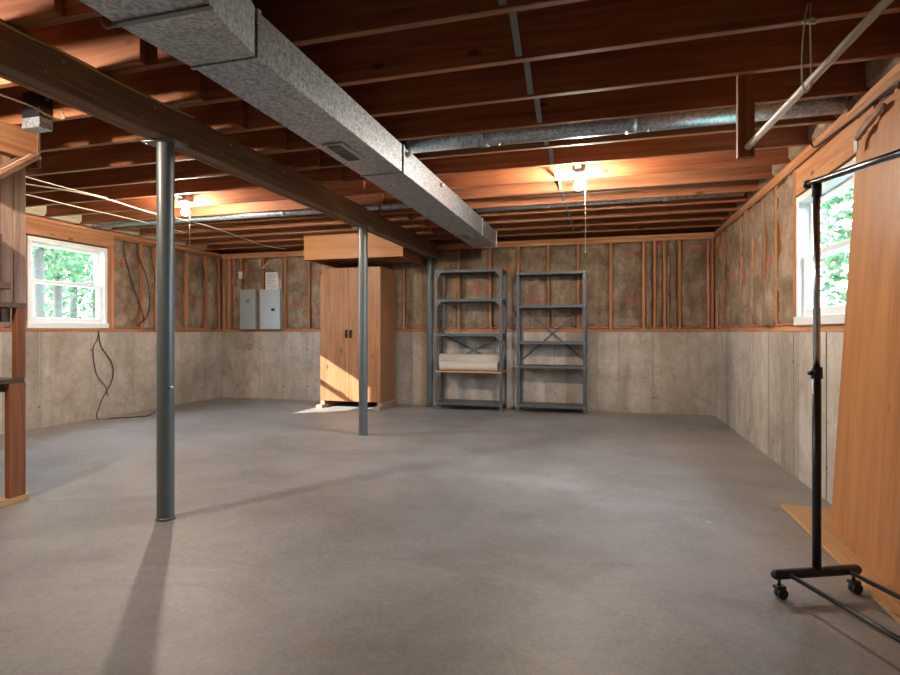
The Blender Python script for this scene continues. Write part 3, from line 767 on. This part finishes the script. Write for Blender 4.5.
for k in range(5):
    r0 = 0.055 * k
    cable('cable', [(-5.05 - 0.01 * k, YB - 0.03, 2.14), (-5.05, YB - 0.035, 1.99), (-4.97 + 0.3 * r0, YB - 0.04, 2.00 + 0.4 * r0), (-4.84 + r0 * 0.6, YB - 0.04, 1.99 + 0.5 * r0), (-4.765 + r0 * 0.35, YB - 0.036, 1.90), (-4.735 + r0 * 0.2, YB - 0.034, 1.78), (-4.725 + r0 * 0.15, YB - 0.034, 1.664)], 0.0042, 'cable_white', arcs, 5)
ob = thing('outlet_box', (-5.41, YB - 0.02, 1.84), 'small white outlet box on a stud above the darker electrical panel', 'outlet')
box('box_body', (-5.435, -5.385), (YB - 0.05, YB - 0.004), (1.84, 1.95), 'porcelain', ob, 0.004)
for z in (1.872, 1.912): box('socket', (-5.424, -5.396), (YB - 0.053, YB - 0.050), (z - 0.012, z + 0.012), 'paper', ob, 0.001)
slv = thing('pipe_sleeve', (-5.268, YB, 0.80), 'round rusty patched pipe hole in the concrete below the panels', 'pipe hole')
lathe('sleeve_ring', [(0.085, 0), (0.085, 0.006), (0.062, 0.012), (0.058, 0.004)], 'cwall', slv, (-5.268, YB - 0.0005, 0.805), 20, 'y').scale.y = -1
lathe('plug', [(0.058, 0), (0.058, 0.004), (0.03, 0.008)], 'oldwood_x', slv, (-5.268, YB - 0.0005, 0.805), 14, 'y').scale.y = -1

# ------------------------------------------------------------------ loose cables
def loose(name, pts, r, mat, label, cat='cable', group=None):
    return tag(cable(name, pts, r, mat), label, cat, group)
xw = XL + 0.03
loose('hanging_cable', [(xw, 5.46, 2.15), (xw, 5.472, 2.0), (xw, 5.59, 1.634), (xw, 5.716, 1.345), (xw, 5.78, 1.154)], 0.006, 'cable_black', 'black cable slanting down the left wall studs, nearer the window')
loose('hanging_cable', [(xw, 5.664, 2.15), (xw, 5.69, 1.984), (xw, 5.812, 1.74), (xw, 5.866, 1.483), (xw + 0.01, 5.822, 1.241), (xw, 5.674, 1.109)], 0.006, 'cable_black', 'black cable bowing out over the left wall studs, farther from the window')
xc = XL + 0.02
loose('hanging_cable', [(xc, 5.13, 1.03), (xc, 5.10, 0.93), (xc, 5.047, 0.81), (xc, 5.091, 0.535), (xc, 5.216, 0.366), (xc + 0.01, 5.235, 0.25)], 0.005, 'cable_black', 'thin black cable end dangling on the concrete below the left window')
loose('hanging_cable', [(xc, 5.12, 1.03), (xc, 5.157, 0.846), (xc + 0.01, 5.295, 0.641), (xc + 0.01, 5.295, 0.439), (xc + 0.02, 5.135, 0.197), (xc + 0.05, 5.06, 0.01), (xc + 0.20, 5.16, 0.007), (xc + 0.36, 5.30, 0.007), (xc + 0.42, 5.42, 0.007), (xc + 0.24, 5.72, 0.007)], 0.006, 'cable_black', 'black cable running down the concrete and along the floor')
zc_ = ZJ - 0.008
loose('ceiling_cable', [(-4.62, 3.30, zc_), (-4.42, 3.658, zc_), (-4.367, 4.0, zc_), (-4.43, 4.55, zc_), (-4.36, 5.19, zc_), (-4.475, 6.0, zc_), (-4.59, 6.65, zc_), (-4.49, 7.1, zc_)], 0.0065, 'cable_white', 'long pale cable crossing under the left joists to the back wall')
loose('ceiling_cable', [(-4.348, 3.20, zc_), (-4.36, 3.57, zc_), (-4.33, 3.94, zc_)], 0.005, 'cable_white', 'short pale cable beside the long one under the left joists')
loose('ceiling_cable', [(-4.92, 3.5, zc_), (-4.91, 3.8, zc_), (-4.92, 4.2, zc_), (-4.89, 4.7, zc_), (-4.93, 5.6, zc_)], 0.005, 'cable_white', 'pale cable under the joists nearest the left window')
loose('ceiling_cable', [(-2.905, 1.90, 2.205), (-2.89, 2.03, 2.20), (-2.885, 2.17, 2.20), (-2.925, 2.335, 2.20), (-2.90, 2.365, 2.215), (-2.89, 2.34, 2.236)], 0.005, 'cable_white', 'thin looping wire hanging left of the dark beam')
bxc = BX1 + 0.006
loose('beam_cable', [(bxc, 0.6, 2.214), (bxc, 1.567, 2.212), (bxc, 1.78, 2.222), (bxc, 2.0, 2.216), (bxc, 2.357, 2.222), (bxc, 2.61, 2.236)], 0.006, 'cable_yellow', 'yellow cable stapled along the side of the dark beam')
loose('beam_cable', [(bxc - 0.002, 0.6, 2.098), (bxc - 0.002, 2.0, 2.098), (bxc - 0.002, 3.6, 2.102), (bxc - 0.002, 5.4, 2.10)], 0.004, 'beam_y', 'thin brown wire running low along the side of the beam')
loose('wall_cable', [(XR - 0.03, 4.0, 2.235), (XR - 0.028, 3.93, 2.175), (XR - 0.026, 3.755, 2.165), (XR - 0.024, 3.30, 2.150), (XR - 0.024, 3.087, 2.15), (XR - 0.024, 2.7, 2.13)], 0.006, 'cable_black', 'black cable along the right wall top plate above the window')
loose('ceiling_cable', [(-0.85, 4.93, 2.245), (-0.40, 4.94, 2.235), (-0.05, 4.90, 2.222), (0.37, 4.88, 2.226), (1.1, 4.885, 2.23)], 0.005, 'cable_black', 'dark cable sagging under the joists behind the right bulb')
jb = thing('junction_box', (-3.1, 2.37, 2.165), 'dark metal junction box on a joist left of the beam', 'junction box')
box('box_body', (-3.165, -3.035), (2.33, 2.408), (2.225, 2.37), 'black', jb, 0.004)
box('cover_plate', (-3.165, -3.035), (2.33, 2.408), (2.165, 2.2245), 'galv', jb, 0.002)
lathe('knockout_screw', [(0.01, 0), (0.01, 0.012)], 'bolt', jb, (-3.035, 2.37, 2.33), 8, 'x')

# ------------------------------------------------------------------ wooden shelves at the far left
su = thing('wooden_shelf_unit', (-3.45, 2.3, 0), 'rough wooden shelf unit with planked end, cut off at the left edge', 'shelf')
X1 = -3.375
box('foot', (X1 - 0.085, X1 + 0.004), (2.02, 2.525), (0.0, 0.038), 'lath_y', su, 0.003)
box('upright', (X1 - 0.042, X1), (2.415, 2.51), (0.0385, 0.715), 'joist_z', su, 0.003)
box('shelf', (X1 - 1.0, X1 - 0.004), (2.08, 2.505), (0.716, 0.742), 'darkshelf', su, 0.003)
box('shelf_cleat', (X1 - 1.0, X1 - 0.045), (2.44, 2.478), (0.66, 0.715), 'darkshelf', su, 0.003)
box('upright', (X1 - 0.042, X1), (2.455, 2.51), (0.7425, 1.165), 'joist_z', su, 0.003)
box('shelf', (X1 - 1.0, X1 + 0.001), (2.05, 2.51), (1.166, 1.194), 'darkshelf', su, 0.003)
box('shelf_cleat', (X1 - 1.0, X1 - 0.045), (2.40, 2.45), (1.08, 1.165), 'darkshelf', su, 0.003)
for k in range(6):                                               # planked end
    y1_ = 2.51 - k * 0.072
    box('plank', (X1 - 0.022, X1 - 0.001 - 0.002 * (k % 2)), (y1_ - 0.070, y1_), (1.1945, 2.075), 'oldwood_z', su, 0.003)
box('shelf_cleat', (X1 - 0.0005, X1 + 0.03), (2.05, 2.40), (1.27, 1.31), 'darkshelf', su, 0.003)
box('shelf_cleat', (X1 - 0.0005, X1 + 0.06), (2.0, 2.33), (1.40, 1.58), 'darkshelf', su, 0.003)
box('header', (X1 + 0.0, X1 + 0.04), (1.90, 2.545), (2.06, 2.236), 'pine_y', su, 0.003)
box('header_edge', (X1 - 0.03, X1 + 0.045), (2.5455, 2.565), (2.02, 2.236), 'beam_z', su, 0.003)
for k in range(3):
    dx = 0.0005 + 0.042 * k
    obox('brace', (X1 + dx + 0.02, 2.505 - 0.0 * k, 2.075), (X1 + dx + 0.02, 2.22, 1.84), 0.036, 0.05 - 0.012 * k, 'beam_y' if k != 1 else 'oldwood_y', su)

# ------------------------------------------------------------------ plywood sheet, floor plank, closet rod
ply = thing('plywood_sheet', (1.17, 2.6, 0.02), 'large orange plywood sheet leaning against the right wall', 'plywood')
z0_, z1_ = 0.022, 2.075
V = []
for (y, zz) in ((3.222, 0), (2.2, 0), (2.2, 1), (3.222, 1)):
    x = 1.104 if zz == 0 else 1.228; z = z0_ if zz == 0 else z1_
    V += [(x, y, z), (x + 0.018, y, z + 0.001)]
link('sheet', mesh([Vector(v) - Vector((1.17, 2.6, 1.0)) for v in V], [[0, 2, 4, 6], [1, 3, 5, 7], [0, 2, 3, 1], [2, 4, 5, 3], [4, 6, 7, 5], [6, 0, 1, 7]]), 'ply_z', ply, (1.17, 2.6, 1.0))
V = []
for (y, zz) in ((2.985, 0), (2.2, 0), (2.2, 1), (2.945, 1)):
    x = 1.0835 if zz == 0 else 1.2075; z = z0_ if zz == 0 else z1_ - 0.02
    V += [(x, y, z), (x + 0.018, y, z + 0.001)]
ply2 = thing('plywood_sheet', (1.15, 2.5, 0.02), 'front plywood sheet of the leaning pair, nearest the garment rack', 'plywood')
ply['label'] = 'rear plywood sheet of the leaning pair, beside the right window'
ply['group'] = ply2['group'] = 'plywood sheets leaning on the right wall'
link('sheet', mesh([Vector(v) - Vector((1.15, 2.5, 1.0)) for v in V], [[0, 2, 4, 6], [1, 3, 5, 7], [0, 2, 3, 1], [2, 4, 5, 3], [4, 6, 7, 5], [6, 0, 1, 7]]), 'ply_z', ply2, (1.15, 2.5, 1.0))
tag(box('floor_plank', (0.985, 1.262), (2.10, 3.60), (0.0, 0.020), 'lath_y', None, 0.003), 'pale knotty wooden plank lying flat on the floor under the plywood', 'plank')
rodt = thing('closet_rod', (0.636, 2.82, 1.86), 'slanting whitewashed closet rod hung from a wooden bracket below the joists', 'rod')
box('bracket_board', (0.610, 0.683), (2.896, 2.934), (1.852, 2.42), 'joist_z', rodt, 0.002)
tube('rod', [(0.652, 2.896, 1.898), (1.02, 1.57, 2.212)], 0.0155, 'whiterod', rodt, 14)
lp = thing('cord_loop', (0.76, 2.46, 2.0), 'knotted white cord loop tying the closet rod up to a joist', 'cord')
cable('cord', [(0.762, 2.445, 2.30), (0.752, 2.446, 2.235), (0.742, 2.442, 2.12), (0.740, 2.44, 2.02), (0.744, 2.44, 1.975), (0.755, 2.44, 1.955), (0.770, 2.44, 1.975), (0.772, 2.44, 2.05), (0.770, 2.446, 2.235), (0.772, 2.445, 2.30)], 0.0032, 'twine', lp, 6)
cable('knot', [(0.745, 2.442, 2.225), (0.76, 2.436, 2.235), (0.775, 2.442, 2.226), (0.785, 2.445, 2.235), (0.778, 2.45, 2.245), (0.76, 2.446, 2.228), (0.79, 2.44, 2.22)], 0.005, 'twine', lp, 5)
scr = thing('wood_scrap', (1.24, 3.03, 1.98), 'splintered wood scrap nailed high on the right wall above the plywood', 'wood scrap')
tube('stick', smooth_pts([(1.180, 2.84, 2.02), (1.183, 2.95, 2.005), (1.184, 3.05, 1.985), (1.186, 3.13, 1.965)], 4), 0.016, 'oldwood_y', scr, 6, False, [0.008, 0.016, 0.02, 0.015, 0.017, 0.022, 0.019, 0.015, 0.018, 0.022, 0.014, 0.02, 0.012])
box('torn_tag', (1.182, 1.186), (3.115, 3.155), (1.905, 1.962), 'paper', scr, 0)

# ------------------------------------------------------------------ rolling garment rack
rk = thing('garment_rack', (0.79, 2.43, 0), 'black rolling garment rack with chrome upper post beside the plywood', 'garment rack')
u = Vector((0.40, -0.9165, 0)); p = Vector((0.9165, 0.40, 0))       # along the rack, along a base bar
c0 = Vector((0.788, 2.432, 0)); LEN = 0.78
for e in (0, 1):
    c = c0 + u * LEN * e
    a, b = c - p * 0.175, c + p * 0.175
    tube('base_bar', [a + Vector((0, 0, .092)) - p * 0.012, a + Vector((0, 0, .092)), b + Vector((0, 0, .092)), b + Vector((0, 0, .092)) + p * 0.012], 0.019, 'black', rk, 16, rs=[0.012, 0.019, 0.019, 0.012])
    for q in (a + p * 0.015, b - p * 0.015):
        cs = tube('caster', [q + Vector((0, 0, 0.073)), q + Vector((0, 0, 0.045))], 0.006, 'black', rk, 8)
        for s_ in (-1, 1):
            tube('wheel', [q + u * (0.003 * s_) + Vector((0, 0, 0.0205)) + p * 0.008, q + u * (0.014 * s_) + Vector((0, 0, 0.0205)) + p * 0.008], 0.0203, 'rubber', cs, 16, smooth=False)
        obox('caster_hood', q - p * 0.016 + Vector((0, 0, 0.044)), q + p * 0.020 + Vector((0, 0, 0.044)), 0.028, 0.012, 'black', cs)
    tube('post_sleeve', [c + Vector((0, 0, 0.10)), c + Vector((0, 0, 0.86))], 0.0155, 'black', rk, 16)
    tube('collar', [c + Vector((0, 0, 0.84)), c + Vector((0, 0, 0.885))], 0.020, 'black', rk, 16)
    kn = tube('clamp_knob', [c + Vector((0, 0, 0.862)) - p * 0.018, c + Vector((0, 0, 0.862)) - p * 0.034], 0.009, 'black', rk, 10)
    tube('inner_post', [c + Vector((0, 0, 0.88)), c + Vector((0, 0, 1.585))], 0.0125, 'chrome', rk, 16)
    tube('top_fitting', [c + Vector((0, 0, 1.545)), c + Vector((0, 0, 1.60))], 0.0165, 'black', rk, 16)
tp = Vector((0, 0, 1.603))
tube('hanging_rail', [c0 - u * 0.04 + tp, c0 + u * (LEN + 0.04) + tp], 0.0135, 'gunmetal', rk, 16)
for q in (-0.052, LEN + 0.038): tube('end_cap', [c0 + u * q + tp, c0 + u * (q + 0.016) + tp], 0.0165, 'black', rk, 14)
for s_ in (-0.125, 0.125):
    tube('bottom_rail', [c0 + p * s_ + u * 0.012 + Vector((0, 0, .092)), c0 + p * s_ + u * (LEN - 0.012) + Vector((0, 0, .092))], 0.0085, 'black', rk, 12)

# ------------------------------------------------------------------ outside the windows
g1 = struct(box('ground_outside', (-40, XL - 0.26), (-20, 40), (0.78, 0.88), 'grass', None, 0))
g2 = struct(box('ground_outside', (XR + 0.26, 40), (-20, 40), (0.78, 0.88), 'grass', None, 0))
def tree(x, y, h, r, n, seed, label, group, low=1.2):
    rnd = random.Random(seed)
    t = thing('tree', (x, y, 0.88), label, 'tree', group)
    pts = [(x + rnd.uniform(-.1, .1) * k, y + rnd.uniform(-.1, .1) * k, 0.80 + h * k / 4) for k in range(5)]
    tube('trunk', smooth_pts(pts, 3), 0.14, 'bark', t, 10, rs=[0.095 - 0.004 * k for k in range(13)])
    V = []; Fs = []
    for i in range(n):
        a = rnd.uniform(0, 2 * PI); q = r * math.sqrt(rnd.random()); zz = low + (h - low) * rnd.random()
        px, py, pz = x + q * math.cos(a), y + q * math.sin(a), 0.88 + zz
        if noise.noise(Vector((px * 1.1, py * 1.1, pz * 1.4))) < -0.08: continue
        s_ = rnd.uniform(0.04, 0.10)
        e1 = Vector((rnd.gauss(0, 1), rnd.gauss(0, 1), rnd.gauss(0, .6))).normalized() * s_
        e2 = e1.cross(Vector((rnd.gauss(0, 1), rnd.gauss(0, 1), rnd.gauss(0, 1)))).normalized() * s_ * 0.6
        P = Vector((px, py, pz)); k = len(V)
        V += [P - e1, P + e2, P + e1, P - e2]; Fs.append([k, k + 1, k + 2, k + 3])
    me = bpy.data.meshes.new('leaves'); me.from_pydata([tuple(v) for v in V], [], Fs); me.update()
    f = link('foliage', me, 'leaf', t); f['kind'] = 'stuff'
for i, (x, y, h, r, wd, low) in enumerate(((-9.9, 7.62, 7.0, 0.9, 'leftmost', 1.5), (-11.5, 9.22, 7.5, 0.95, 'second', 0.9), (-13.2, 11.0, 8.0, 1.1, 'third', 0.5), (-15.2, 13.5, 3.4, 1.7, 'rightmost, bushiest', 0.0))):
    tree(x, y, h, r, 5200, 500 + i, wd + ' tree seen through the left window', 'trees outside the left window', low)
for i, (x, y, h, r, wd) in enumerate(((3.9, 13.6, 6.5, 1.9, 'leftmost'), (4.9, 9.8, 4.6, 1.6, 'nearest'), (8.6, 14.2, 7.0, 2.4, 'rightmost'))):
    tree(x, y, h, r, 9000, 600 + i, wd + ' leafy tree seen through the right window', 'trees outside the right window', 0.0)
